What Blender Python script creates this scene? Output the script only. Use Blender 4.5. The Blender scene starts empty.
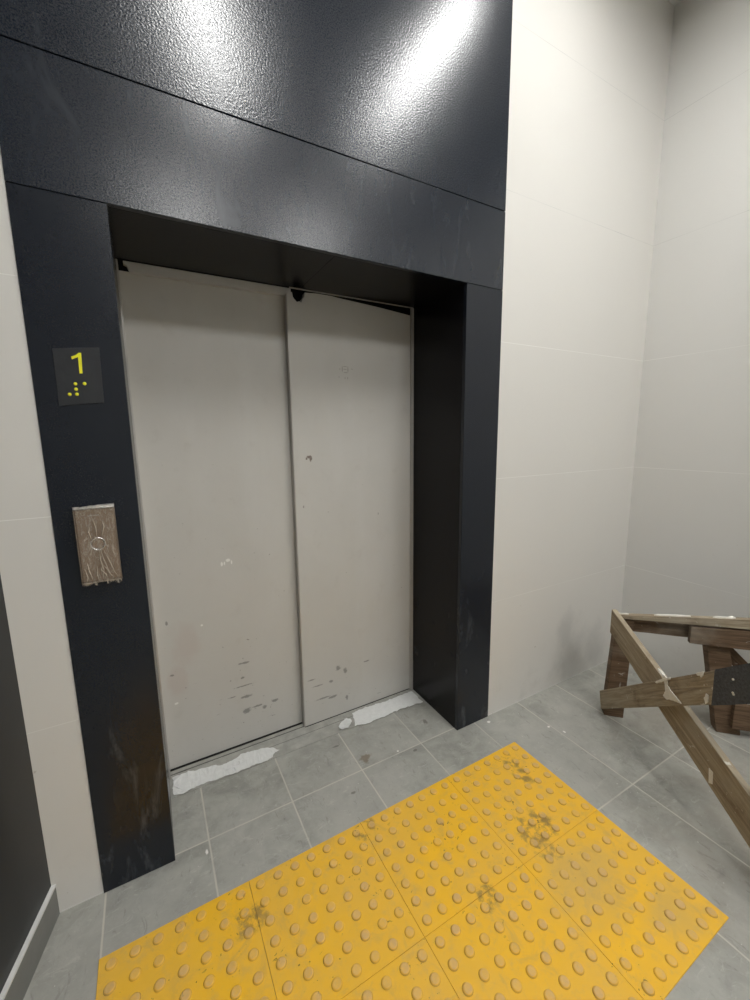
import bpy, bmesh, math, random
from mathutils import Vector, Matrix, noise as mn
PI = math.pi
rnd = random.Random(7)
SC = bpy.context.scene
COL = SC.collection

# ------------------------------------------------------------------ materials
class NT:
    def __init__(self, name):
        self.m = bpy.data.materials.new(name); self.m.use_nodes = True
        self.t = self.m.node_tree; self.t.nodes.clear()
        self.out = self.n('ShaderNodeOutputMaterial')
        self.b = self.n('ShaderNodeBsdfPrincipled')
        self.l(self.b.outputs[0], self.out.inputs[0])
    def n(self, k, **kw):
        x = self.t.nodes.new(k)
        for a, v in kw.items(): setattr(x, a, v)
        return x
    def l(self, a, b): self.t.links.new(a, b)
    def set(self, sock, v):
        if hasattr(v, 'is_output'): self.l(v, sock)
        else: sock.default_value = v
    def p(self, **kw):
        for k, v in kw.items():
            s = self.b.inputs[k.replace('_', ' ')]
            if not hasattr(v, 'is_output') and isinstance(v, tuple) and len(v) == 3: v = (*v, 1)
            self.set(s, v)
    def pos(self):
        g = self.n('ShaderNodeNewGeometry'); return g.outputs['Position']
    def obj(self):
        return self.n('ShaderNodeTexCoord').outputs['Object']
    def mapping(self, vec, scale=(1, 1, 1), loc=(0, 0, 0), rot=(0, 0, 0)):
        x = self.n('ShaderNodeMapping'); self.l(vec, x.inputs[0])
        x.inputs['Scale'].default_value = scale; x.inputs['Location'].default_value = loc
        x.inputs['Rotation'].default_value = rot
        return x.outputs[0]
    def noise(self, vec, scale, detail=4, rough=.55, dist=0):
        x = self.n('ShaderNodeTexNoise'); self.l(vec, x.inputs['Vector'])
        x.inputs['Scale'].default_value = scale; x.inputs['Detail'].default_value = detail
        x.inputs['Roughness'].default_value = rough; x.inputs['Distortion'].default_value = dist
        return x.outputs['Fac']
    def math(self, op, a, b=0.0, clamp=False):
        x = self.n('ShaderNodeMath', operation=op); x.use_clamp = clamp
        self.set(x.inputs[0], a); self.set(x.inputs[1], b)
        return x.outputs[0]
    def ramp(self, v, a, b, lo=0.0, hi=1.0):
        x = self.n('ShaderNodeMapRange', interpolation_type='SMOOTHSTEP')
        self.set(x.inputs[0], v)
        x.inputs[1].default_value = a; x.inputs[2].default_value = b
        x.inputs[3].default_value = lo; x.inputs[4].default_value = hi
        return x.outputs[0]
    def mix(self, f, a, b):
        x = self.n('ShaderNodeMix', data_type='RGBA')
        self.set(x.inputs[0], f)
        for s, v in ((x.inputs[6], a), (x.inputs[7], b)):
            if isinstance(v, tuple) and len(v) == 3: v = (*v, 1)
            self.set(s, v)
        return x.outputs[2]
    def sep(self, v):
        x = self.n('ShaderNodeSeparateXYZ'); self.l(v, x.inputs[0]); return x.outputs
    def comb(self, a, b, c):
        x = self.n('ShaderNodeCombineXYZ')
        for s, v in zip(x.inputs, (a, b, c)): self.set(s, v)
        return x.outputs[0]
    def bump(self, h, strength=.3, dist=.01, normal=None):
        x = self.n('ShaderNodeBump'); self.l(h, x.inputs['Height'])
        x.inputs['Strength'].default_value = strength; x.inputs['Distance'].default_value = dist
        if normal is not None: self.l(normal, x.inputs['Normal'])
        return x.outputs[0]
    def blobs(self, vec, pts, warp=0.02, ws=30, soft=.6):
        """irregular stain mask: each (x, y, z, rx, ry, rz) an ellipsoid with a noise-broken edge"""
        nz = self.noise(vec, ws, 4, .6)
        acc = None
        for x, y, z, rx, ry, rz in pts:
            mp = self.mapping(vec, (1/rx, 1/ry, 1/rz), (-x/rx, -y/ry, -z/rz))
            ln = self.n('ShaderNodeVectorMath', operation='LENGTH'); self.l(mp, ln.inputs[0])
            d = self.math('ADD', ln.outputs['Value'], self.math('MULTIPLY', self.math('SUBTRACT', nz, .5), warp))
            k = self.ramp(d, 1.0, 1.0-soft)
            acc = k if acc is None else self.math('MAXIMUM', acc, k)
        return acc
    def grid(self, coord, pitch, off, half):
        """1 on a joint line"""
        f = self.math('FRACT', self.math('DIVIDE', self.math('SUBTRACT', coord, off-50*pitch), pitch))
        d = self.math('MULTIPLY', self.math('MINIMUM', f, self.math('SUBTRACT', 1.0, f)), pitch)
        return self.ramp(d, half*1.4, half*.6)

def simple(name, col, rough=.5, metal=0.0, nscale=40, namt=.12, bump=.1, **kw):
    k = NT(name); v = k.obj(); n = k.noise(v, nscale, 5)
    c = k.mix(n, tuple(x*(1-namt) for x in col), tuple(min(1, x*(1+namt)) for x in col))
    k.p(Base_Color=c, Roughness=rough, Metallic=metal, Normal=k.bump(k.noise(v, nscale*3, 3), bump, .002), **kw)
    return k.m

# --- porcelain floor tiles 0.305 x 0.61
def mat_floor():
    k = NT('grey_porcelain_floor'); v = k.pos(); x, y, z = k.sep(v)
    wob = k.math('MULTIPLY', k.math('SUBTRACT', k.noise(v, 25, 2), .5), .0012)
    g = k.math('MAXIMUM', k.grid(k.math('ADD', x, wob), .305, .0275, .0026), k.grid(k.math('ADD', y, wob), .61, .022, .0026))
    ix = k.math('FLOOR', k.math('DIVIDE', k.math('SUBTRACT', x, .0275-15.25), .305))
    iy = k.math('FLOOR', k.math('DIVIDE', k.math('SUBTRACT', y, .022-30.5), .61))
    wn = k.n('ShaderNodeTexWhiteNoise'); k.l(k.comb(ix, iy, 0.0), wn.inputs['Vector'])
    tile = wn.outputs['Value']
    off = k.n('ShaderNodeVectorMath', operation='ADD'); k.l(v, off.inputs[0])
    k.l(k.comb(k.math('MULTIPLY', tile, 9.0), k.math('MULTIPLY', tile, 5.0), 0.0), off.inputs[1])
    v2 = off.outputs[0]
    n1 = k.noise(v2, 3.2, 7, .6, .8); n2 = k.noise(v2, 14, 6, .65, .4); n3 = k.noise(v, 90, 4, .7)
    c = k.mix(k.ramp(n1, .3, .7), (.28, .28, .25), (.42, .417, .378))
    c = k.mix(k.ramp(n2, .42, .72, 0, .55), c, (.47, .465, .42))
    c = k.mix(k.ramp(n2, .44, .28, 0, .4), c, (.19, .19, .175))
    vein = k.ramp(k.math('ABSOLUTE', k.math('SUBTRACT', k.noise(v2, 4.5, 5, .6, 1.2), .5)), .012, .0, 0, .35)
    c = k.mix(vein, c, (.45, .44, .41))
    # building dust and walked-in dirt
    c = k.mix(k.ramp(k.noise(v, 1.7, 6, .6), .42, .72, 0, .6), c, (.43, .42, .385))
    c = k.mix(k.ramp(n3, .62, .75, 0, .3), c, (.14, .12, .10))
    scuff = k.noise(k.mapping(v, (16, 45, 1), rot=(0, 0, .6)), 1.0, 7, .72, 1.0)
    c = k.mix(k.ramp(scuff, .56, .70, 0, .5), c, (.55, .54, .49))
    scuff2 = k.noise(k.mapping(v, (38, 14, 1), rot=(0, 0, -.3)), 1.0, 7, .72, 1.0)
    c = k.mix(k.ramp(scuff2, .57, .70, 0, .45), c, (.17, .16, .14))
    c = k.mix(k.ramp(k.noise(v, 75, 2, .5), .745, .765, 0, .8), c, (.70, .68, .63))
    # soft-edged brown tint around the sawhorse and towards the corner
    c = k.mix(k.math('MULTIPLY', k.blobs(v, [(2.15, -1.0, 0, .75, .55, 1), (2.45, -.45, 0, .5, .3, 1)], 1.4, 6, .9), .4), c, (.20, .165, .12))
    c = k.mix(k.math('MULTIPLY', k.blobs(v, [(.985, .075, 0, .033, .02, 1), (.98, .06, 0, .015, .022, 1)], 1.4, 70, .5), .65), c, (.17, .125, .07))
    c = k.mix(k.math('MULTIPLY', k.blobs(v, [(1.2, .0, 0, .012, .008, 1), (.86, -.06, 0, .012, .008, 1), (.9, .2, 0, .02, .006, 1), (1.35,.13,0,.012,.02,1)], 1.2, 90, .5), .6), c, (.09, .075, .06))
    c = k.mix(k.blobs(v, [(1.13, .035, 0, .006, .006, 1), (1.845, -.2, 0, .009, .007, 1), (1.62, -.03, 0, .012, .009, 1), (1.88, -.26, 0, .006, .01, 1), (.32,-.02,0,.006,.012,1)], .8, 90, .5), c, (.8, .78, .74))
    c = k.mix(k.math('MULTIPLY', g, k.ramp(k.noise(v, 6, 4), .25, .6, .35, .85)), c, (.60, .57, .50))
    r = k.ramp(k.noise(v, 5, 5), .3, .7, .38, .62)
    h = k.math('SUBTRACT', k.math('MULTIPLY', n3, .25), g)
    k.p(Base_Color=c, Roughness=r, Normal=k.bump(h, .25, .001), Specular_IOR_Level=.35)
    return k.m

def mat_wall(name, along, base=(.74, .725, .69), dirt=None):
    """large glazed tiles 1.2 x 0.6, joints every 0.6 m of height"""
    k = NT(name); v = k.pos(); x, y, z = k.sep(v)
    a = x if along == 'x' else y
    g = k.grid(z, .5985, .004, .0011)
    g2 = k.grid(a, 1.2, -.35 if along == 'x' else -1.05, .0008)
    g = k.math('MAXIMUM', g, k.math('MULTIPLY', g2, 0.0))
    n = k.noise(v, 1.3, 5, .6)
    c = k.mix(n, tuple(q*.965 for q in base), tuple(min(1, q*1.03) for q in base))
    c = k.mix(k.math('MULTIPLY', g, k.ramp(k.noise(v, 3, 3), .35, .65, .25, .8)), c, k.mix(k.ramp(z, 1.9, 2.2), (.88, .87, .84), (.50, .50, .48)))  # upper joints darker: their shadowing is put into the grout colour
    # low splashes and rubbed dust
    low = k.ramp(z, .35, .0); sm = k.ramp(k.noise(v, 6, 6, .65), .5, .75)
    c = k.mix(k.math('MULTIPLY', k.math('MULTIPLY', low, sm), .22), c, (.3, .28, .24))
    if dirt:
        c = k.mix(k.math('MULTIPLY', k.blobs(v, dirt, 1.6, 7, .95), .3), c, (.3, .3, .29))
    sp = k.ramp(k.noise(v, 55, 3, .5), .735, .77, 0, 1)
    c = k.mix(k.math('MULTIPLY', sp, k.ramp(z, 1.2, .0, 0, .55)), c, (.3, .24, .17))
    wav = k.noise(v, 7, 3, .5)
    k.p(Base_Color=c, Roughness=k.ramp(n, .3, .7, .3, .42), Specular_IOR_Level=.45,
        Normal=k.bump(k.math('SUBTRACT', k.math('MULTIPLY', wav, .5), k.math('MULTIPLY', g, .4)), .12, .002))
    return k.m

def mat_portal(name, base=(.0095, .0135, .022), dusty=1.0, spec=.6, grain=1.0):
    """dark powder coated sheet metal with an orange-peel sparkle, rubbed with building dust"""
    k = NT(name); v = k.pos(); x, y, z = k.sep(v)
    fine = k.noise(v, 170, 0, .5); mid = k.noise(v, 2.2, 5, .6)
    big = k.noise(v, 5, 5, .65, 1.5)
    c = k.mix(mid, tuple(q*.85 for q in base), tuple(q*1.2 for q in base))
    # wiped dust smears, and scuffs low on the piers
    smear = k.noise(k.mapping(v, (9, 9, 3.2), rot=(0, .5, 0)), 1.0, 7, .7, 1.6)
    sm = k.ramp(smear, .53, .72)
    band = k.math('MULTIPLY', k.ramp(z, 1.95, 2.1), k.ramp(z, 2.6, 2.3))
    lowm = k.ramp(z, .9, .25)
    f = k.math('MULTIPLY', sm, k.math('ADD', k.math('MULTIPLY', band, .045*dusty), k.math('MULTIPLY', lowm, .14*dusty)))
    c = k.mix(f, c, (.35, .37, .38))
    scr = k.ramp(k.noise(k.mapping(v, (60, 60, 9), rot=(0, .35, 0)), 1.0, 5, .6, .6), .70, .76)
    c = k.mix(k.math('MULTIPLY', k.math('MULTIPLY', scr, k.ramp(z, .75, .1)), .25*dusty), c, (.42, .37, .3))
    br = k.ramp(k.noise(v, 3.5, 4), .5, .7)
    c = k.mix(k.math('MULTIPLY', k.math('MULTIPLY', br, lowm), .3*dusty), c, (.05, .033, .02))
    k.p(Base_Color=c, Roughness=k.ramp(big, .2, .8, .25, .27), Specular_IOR_Level=k.math('MULTIPLY', k.ramp(k.noise(v, 260, 2, .7), .36, .64, 1-.4*grain, 1+.4*grain), spec),
        Normal=k.bump(fine, .7, .00055*grain))
    return k.m

def mat_door(name, marks):
    """grey primer on steel, dirty and scraped"""
    k = NT(name); v = k.pos(); x, y, z = k.sep(v)
    n1 = k.noise(v, 2.6, 6, .6, .5); n2 = k.noise(v, 12, 5, .65)
    c = k.mix(n1, (.52, .505, .47), (.61, .595, .56))
    c = k.mix(k.ramp(k.noise(k.mapping(v, (5, 5, .9)), 1.0, 5), .45, .75, 0, .35), c, (.64, .63, .61))
    c = k.mix(k.ramp(n2, .56, .75, 0, .22), c, (.45, .42, .38))
    hor = k.noise(k.mapping(v, (26, 26, 120)), 1.0, 4, .6, .5)
    sc = k.math('MULTIPLY', k.ramp(hor, .66, .72), k.ramp(z, .5, .05))
    c = k.mix(k.math('MULTIPLY', sc, .6), c, (.14, .13, .12))
    sp = k.math('MULTIPLY', k.ramp(k.noise(v, 62, 2, .5), .755, .775), k.ramp(z, 1.6, .5, .2, 1))
    c = k.mix(k.math('MULTIPLY', sp, .6), c, (.16, .14, .125))
    for pts, col, amt, wp, ws in marks:
        c = k.mix(k.math('MULTIPLY', k.blobs(v, pts, wp, ws, .5), amt), c, col)
    k.p(Base_Color=c, Roughness=k.ramp(n1, .3, .7, .42, .55), Metallic=0.0, Specular_IOR_Level=.4,
        Normal=k.bump(k.noise(v, 9, 3), .12, .006))
    return k.m

def mat_yellow():
    k = NT('yellow_polymer'); v = k.pos(); x, y, z = k.sep(v); o = k.obj()
    n = k.noise(v, 3.2, 6, .6, .6); n2 = k.noise(v, 26, 5, .65)
    c = k.mix(k.ramp(n, .3, .7), (.93, .52, .022), (.85, .50, .065))
    c = k.mix(k.ramp(n2, .5, .72, 0, .35), c, (.60, .40, .16))
    # chipped black rubber-like pits, mostly by the domes
    pit = k.ramp(k.noise(v, 62, 4, .6, .5), .645, .69)
    pm = k.ramp(k.noise(v, 7, 3), .47, .62)
    c = k.mix(k.math('MULTIPLY', k.math('MULTIPLY', pit, pm), .85), c, (.10, .065, .02))
    grub = k.blobs(v, [(1.52, -.27, 0, .05, .05, 1), (1.5, -.34, 0, .04, .06, 1), (1.33, -.55, 0, .05, .11, 1), (1.40, -.52, 0, .05, .07, 1), (.83, -.22, 0, .05, .05, 1), (1.05,-.6,0,.05,.05,1), (.4,-.3,0,.07,.05,1)], 1.3, 28, .5)
    c = k.mix(k.math('MULTIPLY', grub, k.ramp(n2, .42, .62, 0, .75)), c, (.22, .15, .06))
    gr2 = k.blobs(v, [(1.36, -.72, 0, .22, .16, 1), (1.5, -.9, 0, .15, .1, 1)], .8, 8, .9)
    c = k.mix(k.math('MULTIPLY', gr2, .45), c, (.50, .38, .17))
    # worn flat dome tops
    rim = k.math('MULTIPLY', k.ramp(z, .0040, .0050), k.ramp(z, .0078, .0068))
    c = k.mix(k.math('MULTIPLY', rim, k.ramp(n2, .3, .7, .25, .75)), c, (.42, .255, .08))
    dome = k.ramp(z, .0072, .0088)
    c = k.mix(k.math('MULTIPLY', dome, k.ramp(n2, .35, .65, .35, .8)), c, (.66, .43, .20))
    c = k.mix(k.math('MULTIPLY', k.ramp(k.noise(v, 11, 7, .7, 1), .52, .68), .35), c, (.55, .36, .13))
    k.p(Base_Color=c, Roughness=.55, Normal=k.bump(n2, .35, .002), Specular_IOR_Level=.3)
    return k.m

def mat_wood(name, a=(.25, .195, .13), b=(.43, .365, .265), splash=.2):
    k = NT(name); o = k.n('ShaderNodeTexCoord').outputs['UV']
    v = k.pos()
    g = k.noise(k.mapping(o, (4, 55, 1)), 1.0, 6, .65, 1.2); n = k.noise(v, 9, 5, .65)
    c = k.mix(k.ramp(g, .3, .7), a, b)
    c = k.mix(k.ramp(n, .5, .75, 0, .6), c, (.11, .075, .045))
    c = k.mix(k.ramp(k.noise(v, 5, 4), .5, .8, 0, .45), c, (.38, .35, .29))
    c = k.mix(k.ramp(k.noise(v, 33, 5, .6, .8), .655, .70, 0, splash), c, (.74, .71, .64))
    k.p(Base_Color=c, Roughness=.8, Normal=k.bump(g, .5, .004), Specular_IOR_Level=.25)
    return k.m

M = {}
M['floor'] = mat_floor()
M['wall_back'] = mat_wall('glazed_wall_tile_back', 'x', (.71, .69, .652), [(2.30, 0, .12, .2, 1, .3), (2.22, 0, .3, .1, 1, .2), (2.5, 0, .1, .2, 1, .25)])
M['wall_right'] = mat_wall('glazed_wall_tile_side', 'y', (.70, .69, .66))
M['dark_wall'] = simple('charcoal_wall_panel', (.018, .019, .021), .42, 0, 6, .2, .05)
M['portal'] = mat_portal('powder_coated_dark_steel')
M['header'] = mat_portal('powder_coated_dark_steel_header', spec=.58, grain=.45)
M['pier'] = mat_portal('powder_coated_dark_steel_pier', (.0085, .0115, .018), spec=.45, grain=.12)
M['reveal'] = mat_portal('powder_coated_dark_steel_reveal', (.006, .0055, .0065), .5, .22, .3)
M['ceiling'] = simple('white_ceiling_paint', (.75, .75, .73), .8, 0, 20, .03)
M['base_tile'] = simple('grey_skirting_tile', (.20, .20, .19), .5, 0, 14, .25)
M['base_edge'] = simple('pale_cut_tile_edge', (.74, .74, .72), .6, 0, 30, .15)
M['trim'] = simple('brushed_trim_metal', (.50, .48, .45), .38, .35, 30, .15)
M['groove'] = simple('blackened_gap', (.012, .011, .010), .9, 0, 20, .2)
M['sill'] = simple('cement_smeared_steel_sill', (.40, .395, .36), .55, .1, 22, .45, .6)
M['shaft'] = simple('dark_shaft', (.01, .009, .008), .9)
M['yellow'] = mat_yellow()
M['wood'] = mat_wood('weathered_grey_wood', splash=.75)
M['wood_dark'] = mat_wood('dark_brown_wood', (.085, .052, .030), (.18, .118, .072), .4)
M['tar'] = simple('black_roofing_felt', (.075, .079, .088), .85, 0, 130, .8, .9)
M['plaster'] = simple('white_plaster', (.78, .75, .68), .8, 0, 60, .12, .6)
M['film_white'] = simple('torn_white_film', (.78, .785, .77), .42, 0, 60, .12, .5)
M['sign'] = simple('smoky_black_plate', (.028, .030, .034), .28, 0, 25, .35, .3)
M['sign_yellow'] = simple('yellow_raised_plastic', (.90, .86, .03), .4, 0, 60, .05)
M['copper'] = simple('brown_brushed_steel', (.25, .178, .125), .42, .55, 50, .15, .15)
M['steel'] = simple('stainless_steel', (.62, .60, .58), .25, .9, 60, .08)
M['lamp_frame'] = simple('white_lamp_frame', (.8, .8, .8), .4)
def mat_film():
    k = NT('clear_wrinkled_film'); v = k.obj()
    tr = k.n('ShaderNodeBsdfTransparent'); mx = k.n('ShaderNodeMixShader')
    rid = k.noise(k.mapping(v, (38, 38, 11)), 1.0, 4, .6, 2.2)
    r = k.ramp(k.math('ABSOLUTE', k.math('SUBTRACT', rid, .5)), .03, .0)
    k.p(Base_Color=(.80, .70, .58), Roughness=.2, Specular_IOR_Level=.8, Normal=k.bump(rid, .8, .006))
    k.set(mx.inputs[0], k.math('ADD', k.math('MULTIPLY', r, .42), .10))
    k.l(tr.outputs[0], mx.inputs[1]); k.l(k.b.outputs[0], mx.inputs[2]); k.l(mx.outputs[0], k.out.inputs[0])
    return k.m
M['film'] = mat_film()
def emit(name, col, s):
    k = NT(name); k.p(Base_Color=(.9, .9, .9), Emission_Color=col, Emission_Strength=s); return k.m

# ------------------------------------------------------------------ mesh helpers
def tag(o, label=None, cat=None, group=None, kind=None):
    for a, v in (('label', label), ('category', cat), ('group', group), ('kind', kind)):
        if v: o[a] = v
    return o
def obj(name, bm, mat, parent=None, bevel=0, smooth=False):
    bmesh.ops.recalc_face_normals(bm, faces=bm.faces)
    me = bpy.data.meshes.new(name); bm.to_mesh(me); bm.free()
    for q in (mat if isinstance(mat, list) else [mat]): me.materials.append(q)
    o = bpy.data.objects.new(name, me); COL.objects.link(o)
    if smooth:
        for f in me.polygons: f.use_smooth = True
    if bevel:
        b = o.modifiers.new('bevel', 'BEVEL'); b.width = bevel; b.segments = 2; b.limit_method = 'ANGLE'
    if parent:
        o.parent = parent
        o.matrix_parent_inverse = Matrix.Translation(-parent.location)
    return o
def empty(name, loc, *a, **k):
    o = bpy.data.objects.new(name, None); COL.objects.link(o); o.location = loc; o.empty_display_size = .1
    return tag(o, *a, **k)
def box(bm, x0, x1, y0, y1, z0, z1, mi=0):
    vs = [bm.verts.new((x, y, z)) for z in (z0, z1) for y in (y0, y1) for x in (x0, x1)]
    fs = []
    for f in ((0, 1, 3, 2), (4, 6, 7, 5), (0, 4, 5, 1), (2, 3, 7, 6), (0, 2, 6, 4), (1, 5, 7, 3)):
        fc = bm.faces.new([vs[i] for i in f]); fc.material_index = mi; fs.append(fc)
    return vs
def mbox(*a):
    bm = bmesh.new(); box(bm, *a); return bm
def prism(bm, pts, d):
    """closed outline (3-D points, one plane) pushed along d"""
    d = Vector(d); a = [bm.verts.new(p) for p in pts]; b = [bm.verts.new(Vector(p)+d) for p in pts]
    bm.faces.new(a); bm.faces.new(b[::-1]); n = len(pts)
    for i in range(n): bm.faces.new((a[i], b[i], b[(i+1) % n], a[(i+1) % n]))
def cyl(bm, c, axis, r, h, seg=24, r2=None):
    r2 = r if r2 is None else r2
    c = Vector(c); ax = Vector(axis).normalized(); u = ax.orthogonal().normalized(); w = ax.cross(u)
    A = [bm.verts.new(c+(u*math.cos(2*PI*i/seg)+w*math.sin(2*PI*i/seg))*r) for i in range(seg)]
    B = [bm.verts.new(c+ax*h+(u*math.cos(2*PI*i/seg)+w*math.sin(2*PI*i/seg))*r2) for i in range(seg)]
    bm.faces.new(A); bm.faces.new(B)
    for i in range(seg): bm.faces.new((A[i], A[(i+1) % seg], B[(i+1) % seg], B[i]))

# ------------------------------------------------------------------ key measures (metres)
PX0, PX1, PX2, PX3 = .022, .224, 1.444, 1.643     # pier edges
ZH, ZS, ZC = 2.007, 2.312, 3.50                   # head of opening, panel seam, ceiling
DEP = .372
XR = 2.755; YR = -5.2
WL = lambda y: -.100 + .25*y                      # left wall leans away from the portal

# ------------------------------------------------------------------ the room
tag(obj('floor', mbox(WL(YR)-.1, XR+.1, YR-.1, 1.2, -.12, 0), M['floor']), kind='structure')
tag(obj('ceiling', mbox(WL(YR)-.1, XR+.1, YR-.1, .6, ZC, ZC+.1), M['ceiling']), kind='structure')
bm = bmesh.new()
box(bm, -.4, PX0, .004, .2, 0, ZC); box(bm, PX3, XR+.1, .004, .2, 0, ZC)
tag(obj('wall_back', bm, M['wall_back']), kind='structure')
tag(obj('wall_right', mbox(XR, XR+.1, YR, .004, 0, ZC), M['wall_right']), kind='structure')
tag(obj('wall_rear', mbox(WL(YR)-.1, XR+.1, YR-.1, YR, 0, ZC), M['wall_right']), kind='structure')
bm = bmesh.new()
prism(bm, [(WL(.004), .004, 0), (WL(YR), YR, 0), (WL(YR)-.1, YR, 0), (WL(.004)-.1, .004, 0)], (0, 0, ZC))
tag(obj('wall_left', bm, M['dark_wall']), kind='structure')
bm = bmesh.new()
yb = YR
def skirt(bm, o0, o1, z0, z1):
    prism(bm, [(WL(.003)+o0, .003, z0), (WL(yb)+o0, yb+.002, z0), (WL(yb)+o1, yb+.002, z0), (WL(.003)+o1, .003, z0)], (0, 0, z1-z0))
skirt(bm, .0005, .010, 0, .098)
bt = obj('baseboard_left', bm, M['base_tile']); tag(bt, kind='structure')
bm = bmesh.new(); skirt(bm, .0005, .0125, .098, .1045)
obj('trim_edge', bm, M['base_edge'], bt)
# dark lift shaft behind the doors
bm = bmesh.new()
box(bm, PX1-.25, PX2+.25, .62, .64, -.0, 2.3); box(bm, PX1-.25, PX1-.23, .21, .62, 0, 2.3)
box(bm, PX2+.23, PX2+.25, .21, .62, 0, 2.3); box(bm, PX1-.25, PX2+.25, .20, .64, 2.3, 2.32)
tag(obj('trim_1', bm, M['shaft']), kind='structure')

# ------------------------------------------------------------------ dark metal surround of the lift
S = empty('elevator_surround', (.83, 0, 0), 'dark blue-black metal portal cladding framing the lift doorway, full height', 'door surround')
G = .0016
def panel(name, x0, x1, z0, z1, mat, y0=0, y1=.02):
    return obj(name, mbox(x0, x1, y0, y1, z0, z1), M[mat], S, bevel=.0014)
panel('pier_panel', PX0, PX1, .001, ZH-G, 'pier')
panel('pier_panel', PX2, PX3, .001, ZH-G, 'pier')
panel('header_panel', PX0, PX3, ZH, ZS-G, 'header')
panel('upper_panel', PX0, PX3, ZS+G, ZC-.002, 'portal')
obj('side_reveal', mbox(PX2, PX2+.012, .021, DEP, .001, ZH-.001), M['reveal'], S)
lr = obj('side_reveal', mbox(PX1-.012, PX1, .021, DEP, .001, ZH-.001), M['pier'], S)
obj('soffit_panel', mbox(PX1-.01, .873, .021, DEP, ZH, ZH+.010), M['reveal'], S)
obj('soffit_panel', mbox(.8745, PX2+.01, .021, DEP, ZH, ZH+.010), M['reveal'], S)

# ------------------------------------------------------------------ lift door
D = empty('elevator_door', (.83, .4, 0), 'pale grey primed two-leaf sliding lift door, scraped and dirty', 'elevator door')
lm = mat_door('primed_steel_left_leaf', [
    ([(.523, .425, .885, .012, 1, .009), (.497, .425, .872, .006, 1, .012), (.508, .425, .874, .004, 1, .010), (.537, .425, .874, .004, 1, .012), (.278, .425, .30, .010, 1, .006), (.40,.425,.62,.006,1,.006)], (.85, .84, .8), .85, .6, 120),
    ([(.33, .425, .56, .09, 1, .14), (.29, .425, .40, .05, 1, .10)], (.50, .40, .36), .28, 1.6, 6),
    ([(.56, .425, .40, .03, 1, .006), (.55, .425, .33, .012, 1, .006), (.555, .425, .29, .05, 1, .004), (.56, .425, .235, .03, 1, .008), (.50, .425, .25, .02, 1, .004),
      (.56, .425, .165, .022, 1, .016), (.61, .425, .17, .03, 1, .006), (.64, .425, .155, .012, 1, .012), (.69, .425, .17, .02, 1, .008), (.27, .425, .66, .006, 1, .010), (.272, .425, .43, .012, 1, .005)], (.10, .095, .09), .6, 1.6, 90)])
rm = mat_door('primed_steel_right_leaf', [
    ([(.889, .385, 1.312, .020, 1, .008), (.897, .385, 1.302, .009, 1, .014), (.878, .385, 1.305, .006, 1, .008)], (.10, .055, .035), .8, 1.5, 110),
    ([(1.062, .385, 1.70, .0035, 1, .016), (1.09, .385, 1.70, .0035, 1, .016), (1.076, .385, 1.712, .014, 1, .0025), (1.076, .385, 1.70, .012, 1, .0025), (1.078, .385, 1.686, .014, 1, .0025), (1.05, .385, 1.70, .0025, 1, .007), (1.11, .385, 1.703, .008, 1, .002),
      (1.075, .385, 1.662, .003, 1, .007), (1.088, .385, 1.662, .003, 1, .007), (1.045, .385, 1.665, .003, 1, .004)], (.17, .13, .11), .45, .5, 120),
    ([(1.045, .385, .085, .010, 1, .016), (.92, .385, .125, .05, 1, .006), (.965, .385, .115, .03, 1, .008), (.89, .385, .20, .03, 1, .004), (.96, .385, .20, .012, 1, .010), (1.04, .385, .235, .012, 1, .02), (1.0, .385, .26, .018, 1, .014), (.86, .385, .24, .025, 1, .004), (1.16,.385,.25,.02,1,.005),
      (.855, .385, 1.09, .005, 1, .008), (1.24, .385, 1.02, .004, 1, .008)], (.12, .115, .11), .6, 1.5, 90)])
# left leaf (behind), slid against the left jamb
bm = bmesh.new(); box(bm, .215, .862, .425, .447, .006, 1.986)
obj('door_panel', bm, lm, D, bevel=.0015)
# right leaf (in front), its top edge cut slanting with a broken notch at the inner corner
top = [(.820, 1.985), (.828, 1.992), (.842, 1.993), (.846, 1.972), (.853, 1.966), (.862, 1.957), (.872, 1.962), (.880, 1.958), (.886, 1.974), (.892, 1.980), (.897, 1.999), (.95, 2.003), (1.02, 2.003), (1.06, 1.999), (1.15, 1.994), (1.25, 1.988), (1.35, 1.980), (1.452, 1.971)]
bm = bmesh.new(); prism(bm, [(1.452, .385, .006), (.820, .385, .006)] + [(x, .385, z) for x, z in top][0:], (0, .030, 0))
obj('door_panel', bm, rm, D, bevel=.0012)
# inner edge strip folded back on the front leaf
e_ = obj('edge_strip', mbox(.8165, .8195, .3845, .417, .006, 1.985), M['trim'], D)
# jambs and lintel strip
obj('jamb', mbox(1.428, PX2-.001, DEP+.001, .3835, .001, 2.004), M['trim'], D)
obj('jamb', mbox(PX1-.012, PX1+.005, DEP+.001, .423, .001, 2.004), M['trim'], D)
bm = bmesh.new()      # lintel strip with chipped lower edge of filler
pts = [(.245, 2.012), (.245, 2.003), (.255, 1.999)]
xs = .262
while xs < .84:
    pts.append((xs, 1.980 + rnd.uniform(-.0012, .0012))); xs += .02
pts += [(.842, 1.980), (.842, 2.012)]
prism(bm, [(x, .402, z) for x, z in pts], (0, .02, 0))
obj('lintel_strip', bm, lm, D)
bm = bmesh.new(); box(bm, .83, 1.44, .3735, .3835, 2.0055, 2.0105); obj('lintel_strip', bm, M['trim'], D)
bm = bmesh.new(); box(bm, PX1-.02, PX2+.02, .448, .52, 1.9, 2.06); obj('head_box', bm, M['groove'], D)
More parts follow.
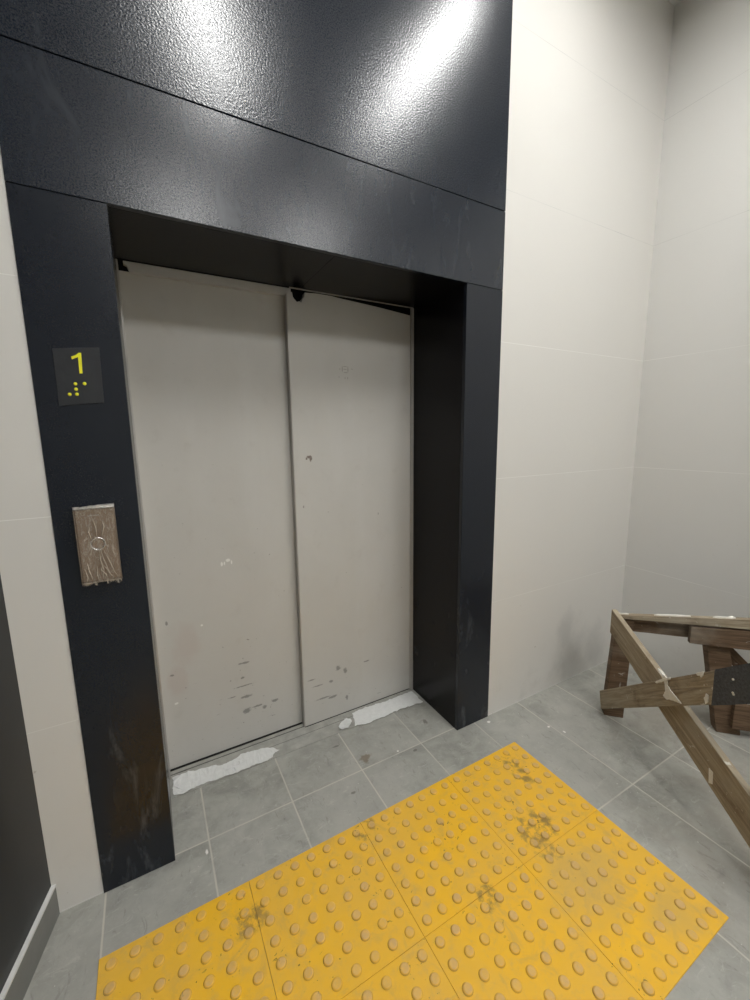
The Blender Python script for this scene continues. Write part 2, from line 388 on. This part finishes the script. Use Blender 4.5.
# sill: track with two grooves
bm = bmesh.new()
box(bm, PX1+.001, PX2-.001, .270, .372, -.001, .0035)
box(bm, PX1+.006, PX2-.018, .372, .383, -.001, .0035)
box(bm, PX1+.006, .818, .383, .392, -.001, .0035); box(bm, PX1+.006, .818, .398, .416, -.001, .0035)
sl = obj('sill', bm, M['sill'], D)
obj('sill_groove', mbox(PX1+.006, PX2-.018, .383, .448, -.001, .0008), M['groove'], sl)
obj('sill_groove', mbox(PX1+.01, PX2-.02, .3395, .3425, .0036, .0040), M['base_tile'], sl)

# ------------------------------------------------------------------ torn film on the sill
def flat_scrap(name, pts, z, th, label, curl=.009, mat='film_white', jag=.007):
    # refine outline with a ragged edge
    out = []
    n = len(pts)
    for i in range(n):
        a = Vector(pts[i]); b = Vector(pts[(i+1) % n]); m = max(1, int((b-a).length/.008))
        for j in range(m):
            p = a.lerp(b, j/m); q = mn.noise((p.x*60, p.y*60, 1.3))*jag
            out.append((p.x+q, p.y+mn.noise((p.x*70, p.y*70, 7.3))*jag))
    bm = bmesh.new(); vs = [bm.verts.new((x, y, z)) for x, y in out]
    f = bm.faces.new(vs); bmesh.ops.triangulate(bm, faces=[f])
    bmesh.ops.subdivide_edges(bm, edges=[e for e in bm.edges if e.calc_length() > .012], cuts=2, use_grid_fill=False)
    for v in bm.verts:
        v.co.z += .0 + abs(mn.noise((v.co.x*28, v.co.y*28, 3)))*curl + abs(mn.noise((v.co.x*90, v.co.y*90, 9)))*curl*.4
    o = obj(name, bm, M[mat]); s = o.modifiers.new('thick', 'SOLIDIFY'); s.thickness = th; s.offset = 1
    return tag(o, label, 'film scrap')
flat_scrap('film_scrap', [(.236, .378), (.288, .372), (.389, .361), (.417, .343), (.471, .341), (.512, .363), (.579, .353), (.638, .337), (.666, .302), (.645, .300), (.631, .279), (.589, .268), (.516, .272), (.457, .264), (.371, .279), (.318, .280), (.271, .262), (.234, .278)], .0045, .0012,
           'torn strip of white protective film on the sill beside the left pier')
flat_scrap('film_scrap', [(1.063, .361), (1.15, .365), (1.246, .355), (1.425, .358), (1.42, .250), (1.295, .262), (1.191, .258), (1.099, .254), (1.035, .270)], .0045, .0012,
           'flat white strip of film on the sill against the right-hand reveal', .002)
flat_scrap('film_scrap', [(.960, .297), (.985, .325), (1.016, .325), (1.032, .307), (1.022, .285), (.983, .266), (.962, .275)], .0065, .0015,
           'small crumpled white flake of film below the middle of the lift door', .022)
flat_scrap('film_scrap', [(.43, .300), (.455, .322), (.50, .335), (.522, .340), (.510, .312), (.47, .300)], .0085, .0012,
           'small curled flap of white film lying on the longer torn strip by the left pier', .012)

# ------------------------------------------------------------------ floor sign and call box on the left pier
T = empty('floor_sign', (.12, -.001, 1.568), 'black plate with yellow raised figure 1 and braille on the left pier', 'sign')
bm = bmesh.new(); prism(bm, [(.070, -.0004, 1.491), (.169, -.0004, 1.502), (.172, -.0004, 1.645), (.071, -.0004, 1.634)], (0, -.0022, 0))
obj('plate', bm, M['sign'], T, bevel=.0006)
bm = bmesh.new(); prism(bm, [(x, -.0027, z) for x, z in [(.1085, 1.6165), (.1095, 1.6095), (.1232, 1.6165), (.1222, 1.575), (.1290, 1.5755), (.1310, 1.6275), (.1255, 1.627), (.118, 1.6205)]], (0, -.0016, 0))
obj('digit', bm, M['sign_yellow'], T)
for x, z in [(.1105, 1.548), (.1305, 1.5495), (.1105, 1.5345), (.0955, 1.5205), (.111, 1.5215)]:
    bm = bmesh.new(); cyl(bm, (x, -.0026, z), (0, -1, 0), .0042, .0014, 20, .0034); cyl(bm, (x, -.0040, z), (0, -1, 0), .0034, .0008, 20, .0015)
    obj('braille_dot', bm, M['sign_yellow'], T, smooth=False)

B = empty('call_box', (.12, 0, 1.12), 'brown steel lift call button box wrapped in wrinkled clear film', 'call button')
bm = bmesh.new(); box(bm, .0735, .1645, -.020, -.0004, 1.012, 1.222)
body = obj('box_body', bm, M['copper'], B, bevel=.0025)
cx, cz = .119, 1.118
bm = bmesh.new()
seg = 40
ringv = []
for rr, yy in ((.0135, -.0200), (.0150, -.0232), (.0180, -.0236), (.0195, -.0200)):
    ringv.append([bm.verts.new((cx+rr*math.cos(2*PI*i/seg), yy, cz+rr*math.sin(2*PI*i/seg))) for i in range(seg)])
for a, b in zip(ringv, ringv[1:]):
    for i in range(seg): bm.faces.new((a[i], a[(i+1) % seg], b[(i+1) % seg], b[i]))
obj('button_ring', bm, M['steel'], B, smooth=True)
bm = bmesh.new(); cyl(bm, (cx, -.0200, cz), (0, -1, 0), .0128, .0016, 32, .012)
obj('button', bm, M['copper'], B)
bm = bmesh.new()                       # faint engraved legend bar under the top edge
for i in range(5): box(bm, .106+i*.0048, .1095+i*.0048, -.0206, -.0200, 1.197, 1.2005)
lg = obj('legend', bm, M['steel'], B)
# film sheet over the front, ragged at the bottom
bm = bmesh.new(); nx, nz = 34, 60; grid = []
for j in range(nz+1):
    row = []
    for i in range(nx+1):
        u = i/nx; w = j/nz
        x = .0715+.095*u; z = 1.003+.222*w
        y = -.0238-abs(mn.noise((x*60+mn.noise((z*20, x*20, 4))*2, z*14, .5)))*.005*(1.25-w*.6)
        if j == 0: z += mn.noise((u*6, 2, 0))*.008
        if u < .04 or u > .96: y = -.018
        row.append(bm.verts.new((x, y, z)))
    grid.append(row)
for j in range(nz):
    for i in range(nx):
        if j < 2 and .36 < i/nx < .6: continue
        bm.faces.new((grid[j][i], grid[j][i+1], grid[j+1][i+1], grid[j+1][i]))
obj('clear_film', bm, M['film'], B, smooth=True)
def ribbon(name, rows, mat, label=None, th=.0005):
    bm = bmesh.new(); vv = [[bm.verts.new(p) for p in r_] for r_ in rows]
    for a, b in zip(vv, vv[1:]):
        for q in range(len(a)-1): bm.faces.new((a[q], b[q], b[q+1], a[q+1]))
    o = obj(name, bm, mat, B, smooth=True); so = o.modifiers.new('thick', 'SOLIDIFY'); so.thickness = th
    if label: o['label'] = label
    return o
milky = simple('milky_folded_film', (.50, .48, .45), .12, .5, 60, .5, .8)
dull = simple('dull_film_edge', (.30, .245, .19), .25, .2, 90, .35, .5)
rows = []
for i in range(25):
    u = i/24; x = .0725+.094*u; zt = 1.2235+.0045*math.sin(u*2.6)*u+mn.noise((u*9, 0, 0))*.0015
    rows.append([(x, -.0250, 1.2160+mn.noise((u*12, 5, 0))*.001), (x, -.0262+mn.noise((u*30, 8, 0))*.0025, 1.2190), (x, -.019, zt), (x, -.0005, zt-.0005)])
ribbon('folded_film', rows, milky)
rows = []
for i in range(17):
    u = i/16; x = .0725+.092*u; dz = .009*math.exp(-((u-.12)/.10)**2)+.002*abs(mn.noise((u*15, 1, 1)))+(.003 if u > .72 else 0)
    if .4 < u < .62: dz = 0
    rows.append([(x, -.0238, 1.0130), (x, -.0232+mn.noise((u*40, 0, 1))*.002, 1.0100-dz*.5), (x, -.010, 1.0085-dz)])
ribbon('bunched_film', rows, dull)
for sx in (.0728, .1655):           # pale folded rims down the two sides
    rows = [[(sx-.0010, -.0230, 1.012+.205*q/12), (sx+mn.noise((q, sx*50, 0))*.0004, -.0246, 1.012+.205*q/12), (sx+.0012, -.0236, 1.012+.205*q/12)] for q in range(13)]
    ribbon('film_rim', rows, dull, th=.0003)
# creases pulled tight from the button towards the lower edge and the top
cre = simple('bright_film_crease', (.62, .54, .44), .18, .3, 90, .3, .3)
for path in ([(.124, 1.106), (.128, 1.075), (.136, 1.045), (.143, 1.020)], [(.121, 1.102), (.121, 1.07), (.126, 1.045), (.120, 1.016)], [(.130, 1.105), (.141, 1.068), (.150, 1.035), (.158, 1.018)],
             [(.090, 1.070), (.092, 1.045), (.099, 1.020)], [(.112, 1.058), (.109, 1.035), (.112, 1.018)], [(.120, 1.065), (.131, 1.050), (.139, 1.032), (.148, 1.020)], [(.119, 1.138), (.119, 1.165), (.114, 1.192)],
             [(.106, 1.135), (.101, 1.155), (.106, 1.170)], [(.130, 1.138), (.137, 1.165), (.136, 1.182)], [(.126, 1.062), (.119, 1.045), (.131, 1.030), (.126, 1.018)], [(.083, 1.055), (.087, 1.030), (.084, 1.015)]):
    P_ = [Vector((x, 0, z)) for x, z in path]; rows = []
    n_ = len(P_)*4
    for q in range(n_+1):
        t = q/n_*(len(P_)-1); a = min(int(t), len(P_)-2); p = P_[a].lerp(P_[a+1], t-a)
        w_ = .0016*math.sin(PI*(q+.5)/(n_+1))*(1+.5*mn.noise((q*1.0, p.x*90, 0))); jx = mn.noise((q*.7, p.x*40, 3))*.0012
        rows.append([(p.x-w_+jx, -.0282, p.z), (p.x+jx, -.0300, p.z), (p.x+w_+jx, -.0282, p.z)])
    ribbon('film_crease', rows, cre, th=.0003)

# ------------------------------------------------------------------ yellow tactile tiles, 0.4 m, 7 x 7 truncated domes
def tile_mesh():
    bm = bmesh.new(); h = .004; s = .1996
    vs = box(bm, -s, s, -s, s, 0, h)
    bmesh.ops.bevel(bm, geom=[e for e in bm.edges if all(v.co.z > h*.5 for v in e.verts)], offset=.0008, segments=1, affect='EDGES')
    for i in range(7):
        for j in range(7):
            cx, cy = (i-3)*.0565, (j-3)*.0565
            prev = None
            for r, z in ((.0152, h-.0003), (.0138, h+.0022), (.0118, h+.0042), (.0095, h+.005)):
                ring = [bm.verts.new((cx+r*math.cos(2*PI*q/20), cy+r*math.sin(2*PI*q/20), z)) for q in range(20)]
                if prev:
                    for q in range(20): bm.faces.new((prev[q], prev[(q+1) % 20], ring[(q+1) % 20], ring[q]))
                prev = ring
            bm.faces.new(prev)
    return bm
TXR, TY0 = 1.624, -.189
where = {(0, 0): 'at the corner nearest the right pier', (1, 0): 'in the row by the doors, second from its right end', (2, 0): 'in the row by the doors, second from its left end', (3, 0): 'at the corner below the left pier',
         (0, 1): 'at the dusty corner nearest the sawhorse', (1, 1): 'in the outer row, second from the sawhorse end', (2, 1): 'in the outer row, third from the sawhorse end', (3, 1): 'at the outer corner nearest the dark left wall'}
proto = None
for (i, j), w in where.items():
    if proto is None:
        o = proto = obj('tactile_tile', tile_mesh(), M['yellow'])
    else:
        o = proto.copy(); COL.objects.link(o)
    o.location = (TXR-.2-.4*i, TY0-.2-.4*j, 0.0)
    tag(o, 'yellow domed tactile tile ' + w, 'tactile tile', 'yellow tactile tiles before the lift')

# ------------------------------------------------------------------ wooden sawhorse in the corner
A0 = Vector((2.17, -.30, 0))
ang = math.radians(243); ES = Vector((math.cos(ang), math.sin(ang), 0)); MN = Vector((ES.y, -ES.x, 0))
ET = Vector((.7, -.72, 0)).normalized()
ENor = Vector((ET.y, -ET.x, 0))         # outward face normal of the end frame, towards the lift
if ENor.dot(ES) < 0: ENor = -ENor
H = empty('sawhorse', (2.17, -.30, 0), 'weathered wooden trestle with crossed braces in the corner by the right wall', 'sawhorse')
def uvbox(bm, length_axis):
    uv = bm.loops.layers.uv.verify(); L = Vector(length_axis).normalized()
    s1 = L.orthogonal().normalized(); s2 = L.cross(s1)
    for f in bm.faces:
        for lp in f.loops:
            c = lp.vert.co; lp[uv].uv = (c.dot(L), c.dot(s1)+c.dot(s2)*.7)
def board(name, quad, d, mat, parent=H, bevel=.002, wob=.0015):
    """quad = four 3-D corners (left-top, right-top, right-bottom, left-bottom); d = thickness vector"""
    bm = bmesh.new(); lt, rt, rb, lb = [Vector(q) for q in quad]; n = 10; d = Vector(d)
    L = (rt-lt)
    rings = []
    for i in range(n+1):
        t = i/n; a = lt.lerp(rt, t); b = lb.lerp(rb, t); w = (b-a).normalized()
        a = a+w*mn.noise((t*5+a.x*9, a.y*9, 1))*wob; b = b+w*mn.noise((t*5+b.x*9, b.y*9, 4))*wob
        rings.append([bm.verts.new(p) for p in (a, b, b+d, a+d)])
    for p, q in zip(rings, rings[1:]):
        for s in range(4): bm.faces.new((p[s], q[s], q[(s+1) % 4], p[(s+1) % 4]))
    bm.faces.new(rings[0]); bm.faces.new(rings[-1])
    uvbox(bm, L)
    return obj(name, bm, M[mat], parent, bevel=bevel)
def ms(s, z, off): return A0+MN*off+ES*s+Vector((0, 0, z))     # on the braced side
def mt(t, z, off=0.0, s=0.0): return A0+ET*t+ENor*off+ES*s+Vector((0, 0, z))   # on the end frame
# legs of the end frame
board('leg', [mt(-.002, .515, 0), mt(.072, .515, 0), mt(.062, .001, 0), mt(-.024, .001, 0)], -ENor*.055, 'wood_dark')
board('leg', [mt(.368, .475, -.012), mt(.455, .475, -.012), mt(.550, .001, -.012), mt(.455, .001, -.012)], -ENor*.055, 'wood_dark')
board('leg', [mt(.640, .515, 0), mt(.700, .515, 0), mt(.725, .001, 0), mt(.660, .001, 0)], -ENor*.055, 'wood_dark')
# rails of the end frame
board('rail', [mt(.073, .521, -.030), mt(.715, .521, -.030), mt(.715, .448, -.030), mt(.073, .448, -.030)], -ENor*.022, 'wood_dark')
board('rail', [mt(.297, .520, .013), mt(.735, .530, .013), mt(.735, .436, .013), mt(.297, .440, .013)], -ENor*.024, 'wood_dark')
board('rail', [mt(.50, .165, .014), mt(.735, .170, .014), mt(.735, .045, .014), mt(.50, .045, .014)], -ENor*.024, 'wood_dark')
board('brace_board', [mt(.44, .47, -.070), mt(.70, .20, -.070), mt(.70, .10, -.070), mt(.44, .40, -.070)], -ENor*.02, 'wood_dark')
# top board, white with plaster along its edge
tb = board('top_board', [mt(-.018, .542, .012), mt(.74, .598, .012), mt(.74, .540, .012), mt(-.018, .524, .012)], -ENor*.026, 'wood')
# crossed braces on the side facing the lift
b1 = board('brace_board', [ms(-.012, .562, .001), ms(.90, .210, .001), ms(.90, .048, .001), ms(-.012, .444, .001)], MN*.024, 'wood')
b2 = board('brace_board', [ms(-.016, .130, .026), ms(.90, .862, .026), ms(.90, .722, .026), ms(.006, .045, .026)], MN*.024, 'wood')
b1['label'] = 'brace board sloping down towards the viewer'
# far side of the trestle, out to the right
board('leg', [ms(.80, .86, 0), ms(.88, .86, 0), ms(.88, .001, 0), ms(.80, .001, 0)], -MN*.05, 'wood_dark')
r2 = ET*.64
board('leg', [ms(.80, .86, 0)+r2, ms(.88, .86, 0)+r2, ms(.88, .001, 0)+r2, ms(.80, .001, 0)+r2], -MN*.05, 'wood_dark')
board('rail', [ms(.86, .86, -.002), ms(.86, .86, -.002)+ET*.68, ms(.86, .77, -.002)+ET*.68, ms(.86, .77, -.002)], -ES*.03, 'wood_dark')
# roofing felt nailed on the rising brace
def lerp_b2(s, top):
    return (.130+(s+.016)/.916*(.732)) if top else (.045+(s-.006)/.894*(.677))
felt = board('roofing_felt', [ms(.592, lerp_b2(.592, 1)+.003, .0505), ms(.897, lerp_b2(.897, 1)+.003, .0505), ms(.897, lerp_b2(.897, 0)-.003, .0505), ms(.596, lerp_b2(.596, 0)-.003, .0505)], MN*.003, 'tar', bevel=0)
for s, q in ((.66, .66), (.665, .30), (.668, .25), (.74, .5), (.80, .25)):
    z = lerp_b2(s, 0)+(lerp_b2(s, 1)-lerp_b2(s, 0))*q
    bm = bmesh.new(); cyl(bm, ms(s, z, .0530), MN, .0035, .003, 10); obj('nail', bm, M['plaster'], H)
# plaster dripped over the crossing and along the top board
def lump(name, path, rad, seed=0):
    bm = bmesh.new(); rings = []; n = len(path)
    for i, p in enumerate(path):
        p = Vector(p); t = (Vector(path[min(i+1, n-1)])-Vector(path[max(i-1, 0)])).normalized()
        u = t.cross(Vector((0, 0, 1))).normalized() if abs(t.z) < .95 else t.cross(MN).normalized(); w = t.cross(u)
        r = rad*1.6*(.55+.9*abs(mn.noise((i*1.7+seed, seed, 2))))*(.5 if i in (0, n-1) else 1)
        rings.append([bm.verts.new(p+(u*math.cos(a)+w*math.sin(a))*r*(.8+.5*mn.noise((a, i, seed)))) for a in [2*PI*q/8 for q in range(8)]])
    for a, b in zip(rings, rings[1:]):
        for q in range(8): bm.faces.new((a[q], a[(q+1) % 8], b[(q+1) % 8], b[q]))
    bm.faces.new(rings[0]); bm.faces.new(rings[-1])
    return obj(name, bm, M['plaster'], H, smooth=True)
s0 = .30
zt1 = lambda s: .562-(s+.012)*.386
lump('plaster_splash', [ms(s0+i*.012, zt1(s0+i*.012)+.001, .014) for i in range(8)], .006, 1)
def splat(pts, off, th=.004):
    out = []
    for i in range(len(pts)):
        a = Vector(pts[i]); b = Vector(pts[(i+1) % len(pts)]); m_ = max(1, int((b-a).length/.005))
        for q in range(m_):
            p = a.lerp(b, q/m_); out.append((p.x+mn.noise((p.x*160, p.y*160, 2))*.0025, p.y+mn.noise((p.x*160, p.y*160, 8))*.0025))
    bm = bmesh.new(); prism(bm, [ms(x, z, off) for x, z in out], MN*th)
    return obj('plaster_splash', bm, M['plaster'], H, bevel=.001)
splat([(.373, .458), (.383, .466), (.400, .461), (.405, .435), (.424, .425), (.444, .42), (.476, .410), (.460, .402), (.437, .396), (.406, .378), (.388, .381), (.396, .410), (.388, .436), (.378, .450)], .0502)
splat([(.339, .410), (.376, .446), (.412, .476), (.412, .466), (.382, .438), (.351, .410)], .0502, .006)
splat([(.571, .515), (.579, .515), (.582, .491), (.573, .478), (.565, .495)], .0502)
splat([(.522, .562), (.549, .585), (.551, .570), (.545, .558), (.538, .562), (.530, .556)], .0502)
lump('plaster_splash', [mt(.15+i*.018, .5555+i*.0013, 0) for i in range(9)], .0065, 20)
lump('plaster_splash', [mt(.38+i*.014, .5725+i*.001, 0) for i in range(7)], .0065, 25)
lump('plaster_splash', [mt(-.015+i*.010, .5430+i*.0007, .000) for i in range(7)], .006, 31)
bm = bmesh.new(); q = [ms(.590, .243, .0252), ms(.606, .240, .0252), ms(.610, .197, .0252), ms(.596, .190, .0252)]
prism(bm, q, MN*.002); obj('paint_patch', bm, M['plaster'], H)

# ------------------------------------------------------------------ ceiling lamps: strips by the lift, added square fill panels behind
def lamp(x, y, lx, ly, rz, st, name, lab, group):
    L = empty(name, (x, y, ZC), lab, 'ceiling lamp', group)
    L.rotation_euler.z = rz
    def put(nm, bm, mat):
        o = obj(nm, bm, mat); o.parent = L; return o
    a, b = lx/2, ly/2
    bm = bmesh.new()
    for x0, x1, y0, y1 in ((-a-.015, a+.015, -b-.015, -b), (-a-.015, a+.015, b, b+.015), (-a-.015, -a, -b, b), (a, a+.015, -b, b)):
        box(bm, x0, x1, y0, y1, -.050, -.0005)
    put('lamp_frame', bm, M['lamp_frame'])
    bm = bmesh.new(); box(bm, -a, a, -b, b, -.046, -.036)
    put('diffuser', bm, emit('led_diffuser', (.99, .99, .972, 1), st))
NEAR, FAR = 49, 26
lamp(.74, -1.22, .16, .85, .42, NEAR, 'strip_light', 'slanting strip lamp on the ceiling left of the doorway middle', 'strip lamps by the lift')
lamp(1.80, -.92, .13, .95, 0, NEAR, 'strip_light', 'strip lamp on the ceiling towards the right-hand wall, square to the lift', 'strip lamps by the lift')
lamp(.75, -3.2, .6, .6, 0, FAR, 'fill_light', 'added square fill lamp behind the viewer, on the side of the dark wall', 'added fill lamps behind the viewer')  # unseen pair of panels, added to even out the light
lamp(1.95, -3.2, .6, .6, 0, FAR, 'fill_light', 'added square fill lamp behind the viewer, on the side of the white wall', 'added fill lamps behind the viewer')

# ------------------------------------------------------------------ world, camera, colour
w = bpy.data.worlds.new('dim_interior'); w.use_nodes = True
w.node_tree.nodes['Background'].inputs[0].default_value = (.5, .5, .5, 1)
w.node_tree.nodes['Background'].inputs[1].default_value = .05
SC.world = w
R = Vector((0.87269482, -0.48812465, -0.01175056)); U = Vector((0.08718165, 0.1320985, 0.98739523)); Fw = Vector((0.48041972, 0.86271914, -0.15783719))
cam = bpy.data.cameras.new('camera'); co = bpy.data.objects.new('camera', cam); COL.objects.link(co)
cam.sensor_fit = 'HORIZONTAL'; cam.sensor_width = 36; cam.lens = 409.06/750*36; cam.clip_start = .02
co.matrix_world = Matrix(((R.x, U.x, -Fw.x, .2544), (R.y, U.y, -Fw.y, -1.35373), (R.z, U.z, -Fw.z, 1.4072), (0, 0, 0, 1)))
SC.camera = co
SC.view_settings.view_transform = 'Standard'; SC.view_settings.look = 'None'
SC.view_settings.gamma = 1; SC.view_settings.use_curve_mapping = False
SC.view_settings.exposure = .16
